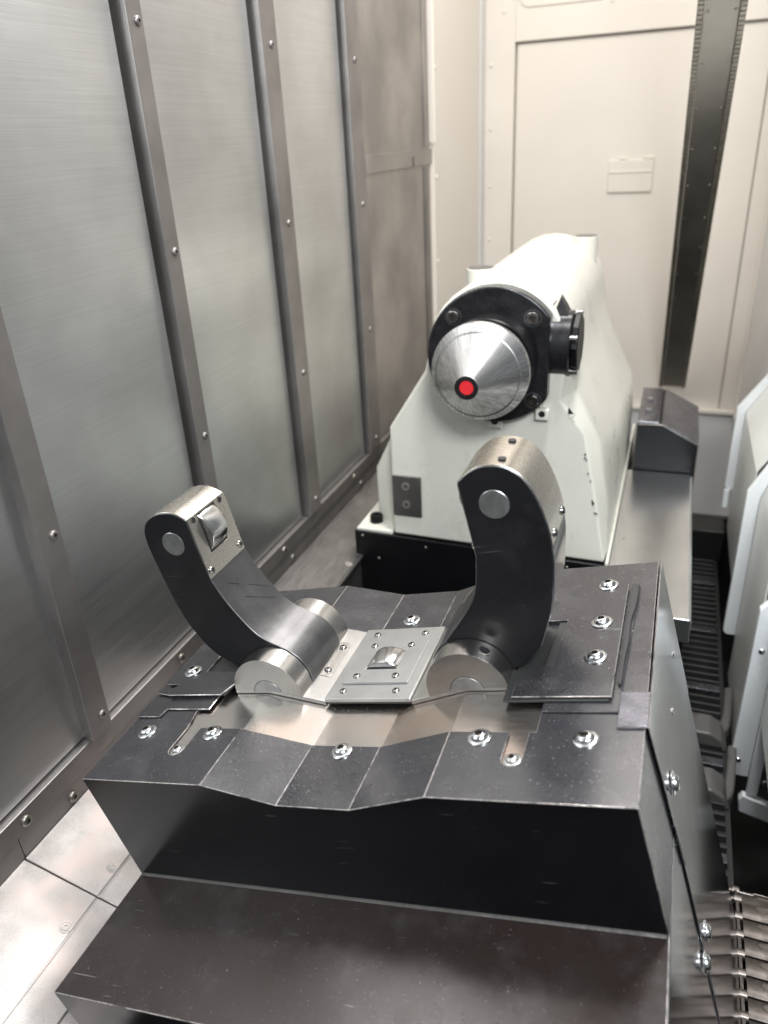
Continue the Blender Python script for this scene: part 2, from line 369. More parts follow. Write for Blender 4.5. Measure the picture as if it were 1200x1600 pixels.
# ---- white back wall and its return
YB = 2.336
wb = structure('wall_back', MB().box(XW - .05, 1.5, YB + .03, YB + .05, -1.0, 1.8), 'white_wall')
part('frame', MB().box(XW, -.0755, YB, YB + .03, -.9, 1.8), 'white_wall', wb, .002)
part('frame', MB().box(-.0755, 1.5, YB, YB + .03, .768, 1.8), 'white_wall', wb, .002)
part('door', MB().box(-.070, .655, YB + .012, YB + .03, -.372, .762), 'white_wall', wb, .002)
part('door_ledge', MB().box(-.070, .74, YB - .008, YB + .03, -.386, -.372), 'white_wall', wb, .002)
part('lower_wall', MB().box(-.0755, 1.5, YB + .006, YB + .03, -1.0, -.386), 'grey_wall', wb, .002)
part('side_frame', MB().box(.6585, 1.5, YB + .002, YB + .03, -.372, .768), 'white_wall', wb, .002)
lp = part('label_plate', MB().box(.231, .366, YB + .005, YB + .012, .329, .423), 'white_wall', wb, .002)
part('ridge', MB().box(.233, .364, YB + .0025, YB + .005, .386, .391), 'white_wall', lp, .001)
part('clip', MB().box(.262, .285, YB + .005, YB + .012, .4235, .431), 'white_wall', lp, .002)
part('clip', MB().box(.335, .366, YB + .005, YB + .012, .4235, .430), 'white_wall', lp, .002)
part('cover_plate', MB().prism(arc(-.035, .885, .03, 180, 270, 6) + arc(.17, .885, .03, 270, 360, 6) + [(.20, 1.1), (-.065, 1.1)], 'y', YB - .004, YB), 'white_wall', wb, .0015)
for x, z in ((-.112, .850), (.208, .850), (.50, .850), (.68, .850)): place('rivet_white', wb, (x, YB, z), (0, -1, 0))
for z in (.71, .53, .36, .19): place('rivet_white', wb, (-.150, YB, z), (0, -1, 0))
part('drip', MB().prism([(.206, .775), (.2095, .775), (.2098, .845), (.2062, .845)], 'y', YB - .0012, YB), 'white_wall', wb)
wr = structure('wall_return', MB().box(XW - .05, XW - .004, 1.735, YB, -.9, 1.8), 'white_wall')
part('edge_flange', MB().box(XW - .03, XW + .012, 1.728, 1.738, .505, 1.8), 'white_wall', wr, .002)
part('edge_flange', MB().box(XW - .03, XW + .004, 1.742, 1.752, -.9, .50), 'white_wall', wr, .002)
part('corner_angle', MB().box(XW - .004, XW + .002, YB - .06, YB, -.9, 1.8), 'grey_wall', wr, .001)
for z in (.68, .42, .20, -.05): place('rivet_white', wr, (XW - .004, 1.79, z), (1, 0, 0))

rw = structure('wall_right', MB().box(.706, .73, 1.0, YB - .002, -.40, 1.8), 'grey_wall')
part('edge_bead', MB().box(.700, .706, 2.270, 2.276, -.38, 1.6), 'white_wall', rw, .001)

# ---- floor: sloping ledge of steel plates along the wall, and the dark pit
th = R(-15.3)
def FL(x): return -.2039 + (x + .17) * math.tan(th)
fl = structure('floor_ledge', MB().prism([(XW - .01, FL(XW - .01) - .012), (-.07, FL(-.07) - .012), (-.07, -.42), (XW - .01, -.42)], 'y', -1.6, 1.72), 'dark_steel')
def floor_plate(y0, y1, xr, mat='floor_steel'):
    xg = -.068
    mb = MB().prism([(XW + .005, FL(XW + .005)), (xg - .002, FL(xg - .002)), (xg, FL(xg) - .0012), (xg + .002, FL(xg + .002)), (xr, FL(xr)), (xr, FL(xr) - .006), (XW + .005, FL(XW + .005) - .006)], 'y', y0, y1)
    return part('floor_plate', mb, mat, fl, .0008)
floor_plate(-1.6, .0305, -.0225); floor_plate(.0322, .42, -.0225); floor_plate(.4216, 1.72, -.064, 'dark_steel')
part('plate_edge', MB().prism([(-.0222, FL(-.0225) - .003), (-.014, FL(-.0225) - .006), (.03, FL(.03) - .006), (.03, FL(.03) - .010), (-.0222, FL(-.0225) - .009)], 'y', -1.6, .42), 'floor_steel', fl)
nf = (-math.sin(th), 0, math.cos(th))
for y in (-.011, .0685, .30, .55, .8): place('flush', fl, (-.0762, y, FL(-.0762) + .0001), nf)
pf = structure('pit_floor', MB().box(-.16, 8.0, -8.0, 2.33, -.92, -.90), 'pit')  # extended far out of view so the housing front reflects dark ground
part('pit_side', MB().box(.90, .92, -.9, 2.3, -.90, -.35), 'pit', pf)
part('pit_end', MB().box(.545, .9, 1.62, 1.64, -.90, -.44), 'pit', pf)

# ================================================================== STEADY REST HOUSING (frame B)
def prof(x, dz=0.0):
    P = [(-1, 0), (.1376, 0), (.2086, -.018), (.2772, -.018), (.3466, 0), (2, 0)]
    for (a, za), (b, zb) in zip(P, P[1:]):
        if a <= x <= b: return za + (zb - za) * (x - a) / (b - a) + dz
hs = thing('steady_rest_housing', 'black folded sheet-metal housing with stepped front, carrying the two curved arms', 'housing', (.25, .1, -.12), 'B')
# folded top cover: top facets with the cut-out, front, sides and back
YR, YC, YK = .335, .073, .250
def slot(cx, up=True):
    return [(cx + .008, YC), (cx + .008, .043)] + [(cx + .008 * math.cos(R(-a)), .043 + .008 * math.sin(R(-a))) for a in (30, 60, 90, 120, 150)] + [(cx - .008, .043)]
mb = MB()
T = lambda L: [(x, y, prof(x)) for x, y in L]
mb.poly(T([(0, 0), (.1376, 0), (.1376, YC)] + slot(.0815) + [(.0735, YC), (.068, .098), (.068, YK), (.1376, YK), (.1376, YR), (0, YR)]))
for a, b in ((.1376, .2086), (.2086, .2772), (.2772, .3466)):
    mb.poly(T([(a, 0), (b, 0), (b, YC), (a, YC)])); mb.poly(T([(a, YK), (b, YK), (b, YR), (a, YR)]))
mb.poly(T([(.3466, 0), (.5, 0), (.5, YR), (.3466, YR), (.3466, YK), (.4186, YK), (.4186, YC)] + slot(.4049) + [(.3969, YC), (.3466, YC)]))
ZL = -.1205
fx = [0, .1376, .2086, .2772, .3466, .5]
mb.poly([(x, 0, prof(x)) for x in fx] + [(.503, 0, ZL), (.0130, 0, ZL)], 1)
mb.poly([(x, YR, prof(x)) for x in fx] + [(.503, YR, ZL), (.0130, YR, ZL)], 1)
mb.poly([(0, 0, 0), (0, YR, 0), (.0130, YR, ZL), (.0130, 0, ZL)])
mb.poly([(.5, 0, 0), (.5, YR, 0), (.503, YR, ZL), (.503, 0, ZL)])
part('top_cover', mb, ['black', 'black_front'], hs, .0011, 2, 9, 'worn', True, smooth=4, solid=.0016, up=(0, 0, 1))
# steel saddle showing through the cut-out
mb = MB()
sx = [.05, .1376, .2086, .2772, .3466, .45]
mb.prism([(x, prof(x, -.0022)) for x in sx] + [(x, prof(x, -.012)) for x in reversed(sx)], 'y', .020, .30)
part('saddle', mb, 'saddle', hs, .0005, 2, 9, smooth=5)
# lower stepped cover
mb = MB()
mb.poly([(.0115, -.1217, -.12), (.503, -.1217, -.12), (.503, .02, -.12), (.0125, .02, -.12)])
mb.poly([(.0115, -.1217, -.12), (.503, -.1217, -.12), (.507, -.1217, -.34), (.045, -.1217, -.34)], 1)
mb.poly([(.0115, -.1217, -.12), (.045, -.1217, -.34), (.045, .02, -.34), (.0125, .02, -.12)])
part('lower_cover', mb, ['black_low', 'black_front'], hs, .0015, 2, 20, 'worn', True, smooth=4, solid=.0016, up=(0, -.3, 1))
part('inner_body', MB().box(.055, .492, -.10, YR - .005, -.50, -.1235), 'black_plain', hs)
part('left_skirt', MB().prism([(.0140, -.1225), (.052, -.40), (.056, -.40), (.018, -.1225)], 'y', .02, YR), 'black', hs, .0006)
part('fold_line', MB().prism([(-.0022, -.1196), (-.0002, -.1196), (-.0002, -.1172), (-.0010, -.1185)], 'x', .0150, .5015), 'dark_steel', hs, .0003)
# right side: front sheet, rear sheet, apron with folded tab
def XS(z): return .5035 + .032 * max(0, -z - .12)
mb = MB(); mb.poly([(XS(z), y, z) for y, z in ((-.1205, -.1225), (.1035, -.1225), (.1035, -.72), (-.1205, -.72))])
part('side_sheet', mb, 'side_steel', hs, .0006, solid=.0015, up=(1, 0, 0))
mb = MB(); mb.poly([(XS(z) + .0018, y, z) for y, z in ((.1020, -.140), (YR + .004, -.140), (YR + .012, -.72), (.1020, -.72))])
part('side_sheet', mb, 'side_steel', hs, .0006, solid=.0015, up=(1, 0, 0))
mb = MB()
mb.poly([(.4795, .0776, .0016), (.5030, .0776, .0016), (.5030, .1195, .0016), (.4795, .1195, .0016)])
mb.poly([(.5030, .0776, .0016), (.5030, .1195, .0016), (.5030, YR, .0002), (.5078, YR, -.163), (.5078, .1015, -.163)])
part('side_apron', mb, 'side_steel', hs, .0009, 2, 20, 'worn', True, solid=.0014, up=(1, 0, 1))
part('tab_plate', MB().box(.4797, .5022, .0778, .1193, .0017, .0023), 'tab_steel', hs, .0003)
place('flange', hs, (XS(-.089) + .0032, .118, -.089), (1, 0, .03)); place('setscrew', hs, (.5058, .283, -.078), (1, 0, .03)); place('setscrew', hs, (.5058, .200, -.082), (1, 0, .03))
for y, z in ((.128, -.275), (.092, -.268)): place('flange', hs, (XS(z) + .0015, y, z), (1, 0, .03))
# loose wiper plates either side
mb = MB().prism([(.385, .1065), (.4715, .1065), (.4715, .280), (.40, .280), (.404, .225), (.416, .222), (.412, .149), (.385, .149)], 'z', .0022, .0042)
part('under_plate', mb, 'rubber', hs, .0004)
part('gap_shade_sheet', MB().box(.3880, .4400, .1500, .2300, -.0005, .0018), 'rubber', hs, .0004)  # dark sheet laid in to stand for the shaded gap beside the arm
mb = MB().prism([(.3925, .1085), (.4738, .1085), (.4752, .2835), (.396, .2835), (.398, .2225), (.424, .2225), (.420, .1500), (.407, .1500), (.402, .134), (.3925, .132)], 'z', .0046, .0066)
part('wiper_plate', mb, 'black', hs, .0005, 1, 30, 'worn')
mb = MB().prism([(.4192, .0955), (.4795, .0955), (.4850, .286), (.40, .286), (.40, .226), (.425, .2), (.4192, .12)], 'z', .0005, .0019)
part('wiper_plate', mb, 'black', hs, .0004, 1, 30)
mb = MB().prism(catmull([(.4768, .128), (.4795, .128), (.4800, .16), (.4815, .19), (.4812, .22), (.4842, .25), (.4845, .2845)], 4) + [(.4785, .2845), (.4775, .2)], 'z', .0021, .0050)
part('rubber_strip', mb, 'rubber', hs, .0006)
for y in (.2814, .2155, .1613): place('flange', hs, (.456, y, .0067), (0, 0, 1))
mb = MB().prism([(-.0015, .0865), (.0286, .0865), (.0300, .0985), (.0838, .0985), (.0800, .24), (-.0015, .24)], 'z', .0004, .0020)
part('wiper_plate', mb, 'black', hs, .0005, 1, 30, 'worn')
part('under_plate', MB().prism([(.0200, .1185), (.0905, .1185), (.0960, .150), (.0960, .20), (.012, .20)], 'z', .0023, .0041), 'rubber', hs, .0004)
mb = MB().prism([(.0210, .1155), (.0880, .1155), (.0955, .134), (.0955, .152), (.090, .154), (.045, .156), (.044, .226), (.003, .226), (.003, .134), (.0235, .134), (.0165, .1245)], 'z', .0044, .0064)
part('wiper_plate', mb, 'black', hs, .0005, 1, 30, 'worn')
mb = MB().prism([(.0005, .1215), (.0190, .1175), (.0205, .1290), (.0060, .1325)], 'z', .0036, .0046)
part('bent_tab', mb, 'black', hs, .0003, 1, 30, 'worn')
place('flange', hs, (.0262, .156, .0065), (0, 0, 1))
for x in (.0285, .1085, .3742, .4578): place('flange', hs, (x, .0655, .0001), (0, 0, 1))
place('flange', hs, (.2424, .0655, -.0178), (0, 0, 1)); place('flange', hs, (.2385, .2755, -.0178), (0, 0, 1))
for x in (.0815, .4049): place('slot', hs, (x, .0435, -.0020), (0, 0, 1))

# ================================================================== STEADY REST BASE
HX = (.1373, .3475); HR = .038
bs = thing('steady_rest', 'steady rest with two curved black arms on half-round steel bearing blocks', 'steady rest', (.2424, .186, -.018), 'B')
mb = MB(); bx = [.0990, .1376, .1980, .1981]
for pts in ([.0990, .1376, .1978], [.2895, .3466, .3858]):
    mb2 = MB().prism([(x, prof(x, .0032)) for x in pts] + [(x, prof(x, -.0015)) for x in reversed(pts)], 'y', .1275, .2460)
    part('base_plate', mb2, 'machined', bs, .0005, 2, 8, smooth=5)
part('gasket', MB().box(.2000, .2880, .1290, .2445, -.0165, -.0132), 'rubber', bs, .0004)
cp = part('centre_plate', MB().box(.1985, .2890, .1270, .2465, -.0130, -.0090), 'plate', bs, .0005)
# roller plate with a window
mb = MB(); X = [.2092, .2268, .2606, .2800]; Y = [.1492, .1702, .2015, .2195]
for i in range(3):
    for j in range(3):
        if (i, j) == (1, 1): continue
        mb.poly([(X[i], Y[j], -.0062), (X[i + 1], Y[j], -.0062), (X[i + 1], Y[j + 1], -.0062), (X[i], Y[j + 1], -.0062)])
part('roller_plate', mb, 'plate', bs, .0004, 2, 30, None, True, solid=.0026, up=(0, 0, 1))
part('roller_window', MB().box(.2262, .2612, .1698, .2020, -.0089, -.0084), 'hole', bs)
def barrel(parent, cx, y0, y1, cz, r, mat, name='roller'):
    n = 10; pr = [(0, 0), (r - .0012, 0), (r - .0006, .0003)]
    L = y1 - y0
    for i in range(n + 1):
        t = i / n; pr.append((r - .0006 * (2 * t - 1) ** 2 + .0002, .0007 + (L - .0014) * t))
    pr += [(r - .0006, L - .0003), (r - .0012, L), (0, L)]
    return part(name, MB().lathe(pr, (cx, y0, cz), (0, 1, 0), 96), mat, parent, smooth=22)
barrel(bs, .2437, .1722, .2000, -.0062 + .0068 - .0255, .0255, 'roller')
for x, y in ((.222, .1588), (.2643, .1586), (.2637, .2100), (.222, .2100)): place('button', bs, (x, y, -.0062), (0, 0, 1))
for x, y in ((.2146, .1388), (.2711, .1388), (.2704, .2348), (.2148, .2350)): place('button', bs, (x, y, -.0090), (0, 0, 1))
sl = math.atan2(.018, .071); nL = (math.sin(sl), 0, math.cos(sl)); nR = (-math.sin(sl), 0, math.cos(sl))
for cx, nn in ((.1828, nL), (.3030, nR)):
    w = .0062; mb = MB()
    pl = [(cx - w, .163), (cx + w * .6, .163), (cx + w, .167), (cx + w, .217), (cx + w * .5, .222), (cx - w, .222)]
    mb.poly([(x, y, prof(x, .0040)) for x, y in pl]); part('wear_strip', mb, 'block', bs, .0003, 1, 30, None, True, solid=.0007, up=(0, 0, 1))
    for y in (.1722, .2122): place('button', bs, (cx, y, prof(cx, .0041)), nn)
for hx in HX:
    for y0, y1 in ((.1270, .1503), (.2203, .2440)):
        pts = arc(hx, 0, HR, 183, -4, 40); pts = [(x, z) for x, z in pts]
        low = [(hx + HR * math.cos(R(-4)), prof(hx + HR - .001, .002)), (hx, prof(hx, .002)), (hx + HR * math.cos(R(183)), prof(hx - HR + .001, .002))]
        bl = part('bearing_block', MB().prism(pts + low, 'y', y0, y1), 'block', bs, .0009, 2, 30)
        if y0 < .2:
            pp = arc(hx, -.002, .0155, 172, 8, 20)
            part('pin_end', MB().prism(pp, 'y', y0 - .0004, y0 + .002), 'pin', bs, .0003)
            gp = arc(hx, -.002, .0163, 172, 8, 20) + arc(hx, -.002, .0157, 8, 172, 20)
            part('groove', MB().prism(gp, 'y', y0 - .0001, y0 + .001), 'hole', bs)
# tapped hole in the front right block, set screw in the rear left one
aa = R(58)
hole(bs, (.3475 + HR * math.cos(aa) - .0002, .139, HR * math.sin(aa)), (math.cos(aa), 0, math.sin(aa)), .0049, 'tapped_hole', .0006)
mb = MB().lathe([(.0052, 0), (.0056, .0008), (.0049, .0009), (.0048, 0)], (.3475 + HR * math.cos(aa), .139, HR * math.sin(aa)), (math.cos(aa), 0, math.sin(aa)), 20)
part('hole_rim', mb, 'block', bs)
aa = R(112); place('setscrew', bs, (.1373 + HR * math.cos(aa), .2325, HR * math.sin(aa)), (math.cos(aa), 0, math.sin(aa)))

# ================================================================== THE TWO ARMS
Y0, Y1 = .1512, .2195
def make_arm(side):
    if side < 0:
        label = 'left curved black arm with a silver roller head facing the other arm'
        outer = [(.0985, .004), (.0883, .0166), (.0679, .0354), (.0534, .0648), (.0470, .0950), (.0446, .1250), (.0432, .1502), (.0432, .1660)]
        top = [(.0432, .1660), (.0450, .1760), (.0500, .1850), (.0586, .1910), (.0703, .1945), (.0835, .1940), (.0930, .1900), (.1007, .1837)]
        inner = [(.1018, .1186), (.1086, .0959), (.1182, .0739), (.1292, .0550), (.1406, .0440), (.1520, .0372)]
        hx, face, sg = HX[0], .1012, 1; pin = (.0748, .1613); a1 = -14
        hubarc = arc(hx, 0, .0393, 66, -14, 14)
    else:
        label = 'right curved black arm seen from its side, silver cap on top'
        outer = [(.3880, .004), (.4020, .0120), (.4102, .0212), (.4157, .0279), (.4245, .0469), (.4326, .0672), (.4383, .0907), (.4419, .1118), (.4432, .1325), (.4412, .1532)]
        top = [(.4412, .1532), (.4371, .1703), (.4308, .1835), (.4219, .1918), (.4118, .1956), (.3994, .1963), (.3889, .1928), (.3785, .1858)]
        inner = [(.3776, .1180), (.3708, .0906), (.3629, .0739), (.3475, .0551), (.3288, .0352)]
        hx, face, sg = HX[1], .3785, -1; pin = (.4043, .1632)
        hubarc = arc(hx, 0, .0393, 118, 194, 14)
    O, Tp, I = catmull(outer, 5), catmull(top, 5), catmull(inner, 6)
    body = O[:-1] + Tp + I[:-1] + hubarc + [(hx, -.003)]
    mbb = MB().prism(body, 'y', Y0, Y1); mbb.m = [0, 0] + [1] * (len(mbb.m) - 2)
    t = part('arm', mbb, ['black_arm', 'gunmetal'], bs, .0007, 2, 40, 'gunmetal', label=label)
    # silver head: a liner over the crown and the outer side, slightly inside the black cheeks
    zo = .120 if side > 0 else .150
    line = [p for p in O if p[1] > zo] + Tp[1:]
    cx, cz = pin
    def off(p, d):
        v = Vector((p[0] - cx, p[1] - cz)); v.normalize(); return (p[0] + v.x * d, p[1] + v.y * d)
    liner = [off(p, .0006) for p in line] + [off(p, -.004) for p in reversed(line)]
    hd = part('head_cap', MB().prism(liner, 'y', Y0 + .0011, Y1 - .0011), 'head', t, .0004, 2, 40)
    # inner wear plate with a window for the roller
    z = [.1186, .1405, .1825, .1845]; yy = [Y0 + .0006, .1672, .1988, Y1 - .0004]
    fx_ = face + sg * .0010
    mb = MB()
    for i in range(3):
        for j in range(3):
            if (i, j) == (1, 1): continue
            mb.poly([(fx_, yy[i], z[j]), (fx_, yy[i + 1], z[j]), (fx_, yy[i + 1], z[j + 1]), (fx_, yy[i], z[j + 1])])
    part('roller_plate', mb, 'head', t, .0003, 2, 30, None, True, solid=.0012, up=(sg, 0, 0))
    part('window_recess', MB().box(min(face, face + sg * .0003), max(face, face + sg * .0003), .1668, .1992, .1400, .1830), 'hole', t)
    barrel(t, cx + sg * .0095, .1692, .1972, pin[1], abs(face - cx) - .0095 + .0090, 'polish')
    nx = (sg, 0, 0)
    for y_, z_ in ((.1575, .1262), (.2130, .1262)): place('plate_button', t, (fx_, y_, z_), nx)
    for y_, z_ in ((.1598, .1800), (.2085, .1802)):
        hole(t, (fx_, y_, z_), nx, .0031)
        part('hole_rim', MB().lathe([(.0033, 0), (.0040, .0002), (.0032, .0004), (.0031, 0)], (fx_, y_, z_), nx, 20), 'head', t)
    # pin end in the front cheek
    part('pin_end', MB().lathe([(0, .0003), (.0122, .0003), (.0126, 0), (.0126, -.002)], (cx, Y0, pin[1]), (0, -1, 0), 48), 'pin', t)
    if side > 0:
        for y_ in (.165, .207): place('plate_button', t, (.4436, y_, .1265), (1, 0, .08))
        for y_ in (.1640, .2050):
            hole(t, (.4155, y_, .1958), (.25, 0, 1), .0034, 'top_hole', .0012)
        part('side_shine_plate', MB().prism([off(p, .0004) for p in O if .05 < p[1] < .119] + [off(p, -.002) for p in reversed([p for p in O if .05 < p[1] < .119])], 'y', Y0 + .0015, Y1 - .0012), 'side_steel', t, .0003, 1, 40)
    else:
        hole(t, (.1000, Y0 - .0001, .1125), (0, -1, 0), .0018, 'punch_mark')
        for (x0, y0_, z0, x1, y1_, z1, w) in ((.1058, .168, .1050, .1085, .180, .0962, .0005), (.1140, .176, .0835, .1250, .208, .0622, .0002), (.1110, .190, .0902, .1180, .212, .0745, .0002)):
            m_ = MB(); m_.poly([(x0, y0_, z0), (x1, y1_, z1), (x1 + w * .7, y1_ + w, z1 - w), (x0 + w * .7, y0_ + w, z0 - w)])
            part('scratch', m_, 'hole', t, solid=.0004)
    return t
make_arm(-1); make_arm(1)

# ================================================================== TAILSTOCK (world frame)
AX, AZ = .2014, .191
ts = thing('tailstock', 'cream painted tailstock casting on a black base, round barrel on top', 'tailstock', (.18, 1.15, -.5))
def dome(n=14, r=.118): return arc(AX, AZ, r, 180, 0, n)
def section(y, Lp, Rp): return [(x, y, z) for x, z in Lp] + [(x, y, z) for x, z in dome()] + [(x, y, z) for x, z in Rp]
secs = [
    (.852, [(.0032, -.176), (.0035, -.06), (.0043, .0434), (.075, .150)], [(.3102, .115), (.3552, .059), (.385, -.08), (.4040, -.184)]),
    (.885, [(.0010, -.176), (.0010, -.06), (.0015, .0434), (.075, .160)], [(.330, .120), (.372, .040), (.397, -.08), (.4055, -.184)]),
    (.900, [(-.046, -.176), (-.046, -.06), (.0010, .0300), (.073, .160)], [(.335, .125), (.380, .030), (.400, -.08), (.4060, -.184)]),
    (1.10, [(-.046, -.176), (-.046, -.06), (.0010, .0300), (.070, .160)], [(.337, .130), (.392, .010), (.406, -.07), (.4065, -.184)]),
    (1.42, [(-.046, -.176), (-.046, -.06), (.0010, .0300), (.070, .160)], [(.337, .130), (.400, .000), (.407, -.07), (.4068, -.184)]),
    (1.47, [(-.040, -.176), (-.040, -.06), (.0050, .0300), (.075, .155)], [(.332, .125), (.393, .000), (.400, -.07), (.4000, -.184)]),
]
mb = MB(); rows = []
for y, Lp, Rp in secs:
    b = len(mb.v); mb.v += section(y, Lp, Rp); rows.append(list(range(b, len(mb.v))))
for a, b in zip(rows, rows[1:]):
    for i in range(len(a) - 1): mb.f.append([a[i], a[i + 1], b[i + 1], b[i]]); mb.m.append(0)
    mb.f.append([a[-1], a[0], b[0], b[-1]]); mb.m.append(0)
mb.f.append(rows[0]); mb.f.append(rows[-1]); mb.m += [0, 0]
part('casting', mb, 'white_cast', ts, .004, 3, 28, smooth=40)
part('shelf', MB().prism([(-.0770, -.1765), (-.0745, -.172), (.000, -.172), (.000, -.185), (-.0770, -.187)], 'y', .851, 1.45), 'white_cast', ts, .002)
part('side_rail', MB().box(.4062, .4120, .846, 1.60, -.30, -.1805), 'white_cast', ts, .001)
mb = MB().prism([(-.0790, -.1775), (.4045, -.1868), (.4045, -.60), (-.0790, -.60)], 'y', .846, 1.50)
part('base', mb, 'black_plain', ts, .002)
for x, z in ((-.062, -.187), (.070, -.196), (-.03, -.235), (.2, -.2), (.34, -.2)): place('rivet_small', ts, (x, .846, z), (0, -1, 0))
place('cap', ts, (-.045, .884, -.172), (0, 0, 1), 'bolt')
kp = part('key_plate', MB().box(.0055, .0625, .848, .854, -.134, -.0500), 'dark_steel', ts, .001)
for z in (-.0705, -.1085): place('setscrew', kp, (.0325, .848, z), (0, -1, 0)).scale = (2.2, 2.2, 2.2)
# flange ring with a flat cut on its right, four socket screws
pts = [p for p in arc(AX, AZ, .1125, 37, 323, 60)]
pts = arc(AX, AZ, .1125, 36, 324, 60)
fr = part('flange', MB().prism(pts, 'y', .826, .862), 'black_gloss', ts, .003, 3, 30)
for dx, dz in ((-.0665, .0640), (.0635, .0650), (.0680, -.0705), (-.0665, -.0690)):
    part('counterbore', MB().lathe([(.0140, 0), (.0143, .0008), (.0122, .0009), (.0120, 0)], (AX + dx, .826, AZ + dz), (0, -1, 0), 28), 'gunmetal', fr)
    place('socket', fr, (AX + dx, .826, AZ + dz), (0, -1, 0))
part('collar', MB().lathe([(.0745, 0), (.0745, .052), (.0725, .054), (.06, .054), (.06, 0)], (AX, .826, AZ), (0, -1, 0), 72), 'black_plain', ts)
# round cover on the side of the barrel
sv = part('side_cover', MB().lathe([(0, .0), (.052, 0), (.054, .001), (.054, .030), (.052, .032), (0, .032)], (.291, .885, .203), (1, 0, 0), 48), 'black_gloss', ts)
octo = [(.885 + .047 * math.cos(R(a)), .205 + .047 * math.sin(R(a))) for a in range(0, 360, 45)]
part('cover_plate', MB().prism(octo, 'x', .323, .335), 'black_plain', sv, .002)
for a in (70, 250, 160, 340):
    part('cover_bolt', MB().cyl((.322, .885 + .047 * math.cos(R(a)), .205 + .047 * math.sin(R(a))), (1, 0, 0), .006, .012, 16), 'screw', sv)
mb = MB()
apex = (.301, .885, .284); base = [(.289, .860, .248), (.317, .860, .248), (.317, .910, .248), (.289, .910, .248)]
for i in range(4): mb.poly([base[i], base[(i + 1) % 4], apex])
mb.poly(base); part('peaked_tab', mb, 'black_gloss', sv, .0008, weld=True)
part('bracket', MB().box(.287, .2905, .864, .905, .135, .270), 'plate', ts, .001)
# bosses on the barrel
for bx_, by_, zt, z0 in ((.134, 1.02, .302, .17), (.276, 1.41, .309, .17)):
    bo = part('boss', MB().cyl((bx_, by_, z0), (0, 0, 1), .0255, zt - z0, 32, 0, .001), 'white_cast', ts)
    part('boss_face', MB().cyl((bx_, by_, zt), (0, 0, 1), .0235, .0012, 32), 'dark_steel', bo)
# cast openings by the flange
for x, z, s in ((.2033, .0740, .008), (.2835, .0925, .007)):
    h_ = part('lug', MB().box(x - s * 1.6, x + s * 1.6, .838, .853, z - s * 1.4, z + s * 1.4), 'white_cast', ts, .002)
    part('lug_hole', MB().lathe([(0, .0003), (s * .8, .0003), (s * .8, -.001)], (x, .838, z + s * .2), (0, -1, 0), 20), 'hole', h_)
# black printed mark on the chamfered shoulder
def shoulder(u, w):   # u along x, w down the slope
    a = Vector((.3300, .852, .0985)); b = Vector((.372, .885, .040))
    return None
part('mark', MB().prism([(.3255, .1045), (.3345, .0935), (.3255, .0935)], 'y', .8500, .8515), 'hole', ts)
part('mark', MB().prism([(.3360, .0915), (.3385, .0950), (.3335, .0870), (.3318, .0870)], 'y', .8500, .8515), 'hole', ts)

mb = MB(); rr = random.Random(3)
for k in range(16):
    t = rr.random() ** 1.1; x = .3560 + (.4010 - .3560) * t - .0045 + rr.uniform(-.003, .002); z = .055 - .205 * t
    if not .0 < t < .8: continue
    q = [(x + rr.uniform(.4, 1) * .0022 * math.cos(a) , z + rr.uniform(.4, 1) * .0034 * math.sin(a)) for a in (0, 1.1, 2.2, 3.3, 4.4, 5.4)]
    mb.prism(q, 'y', .8512, .8518)
o = part('paint_chips', mb, 'dark_steel', ts); o['kind'] = 'stuff'

# ---- live centre
lc = thing('live_centre', 'polished steel cone with a red dot at its blunt tip, pointing forwards', 'live centre', (AX, .65, AZ))
TY = .652
prf = [(.0160, 0), (.0178, .0008), (.0178 + .0005, .0020), (.0725, .0760), (.0770, .0815), (.0775, .0830), (.0775, .0900), (.0740, .0930), (.06, .0930)]
part('cone', MB().lathe(prf, (AX, TY, AZ), (0, 1, 0), 96), 'cone', lc, smooth=20)
part('groove', MB().lathe([(.0650, .0650), (.0668, .0662), (.0668, .0672)], (AX, TY, AZ), (0, 1, 0), 96), 'pin', lc)
part('tip_ring', MB().lathe([(.0178, -.0002), (.0170, -.0006), (.0112, -.0006), (.0108, .004)], (AX, TY, AZ), (0, 1, 0), 48), 'black_gloss', lc)
part('red_plug', MB().lathe([(0, .0003), (.0104, .0003), (.0110, .001), (.0110, .004)], (AX, TY, AZ), (0, 1, 0), 14), 'red', lc)

# ================================================================== RAIL COVER beside the tailstock
rc = thing('rail_cover', 'long flat stainless rail cover ending in a black chamfered block, right of the tailstock', 'rail cover', (.48, 1.0, -.55))
part('plate', MB().prism([(.4135, -.181), (.5480, -.181), (.5520, -.184), (.5520, -.225), (.4135, -.225)], 'y', .700, 1.288), 'rail', rc, .0012)
part('bed', MB().box(.416, .545, .72, 1.6, -.72, -.226), 'black_plain', rc)
bk = part('end_block', MB().prism([(.4240, -.30), (.4240, -.072), (.4770, -.070), (.5565, -.112), (.5565, -.30)], 'y', 1.292, 1.555), 'black_plain', rc, .002, 2, 20, 'dark_steel')
part('top_strip', MB().box(.4245, .4700, 1.294, 1.550, -.0705, -.0665), 'tab_steel', bk, .001)
part('chamfer_plate', MB().prism([(.4775, -.0680), (.5570, -.1100), (.5570, -.1125), (.4775, -.0712)], 'y', 1.292, 1.555), 'tab_steel', bk, .0006)
for y in (1.36, 1.44): part('clip', MB().box(.438, .450, y, y + .02, -.0665, -.0580), 'dark_steel', bk, .001)
place('rivet_small', rc, (.43, .95, -.181), (0, 0, 1))

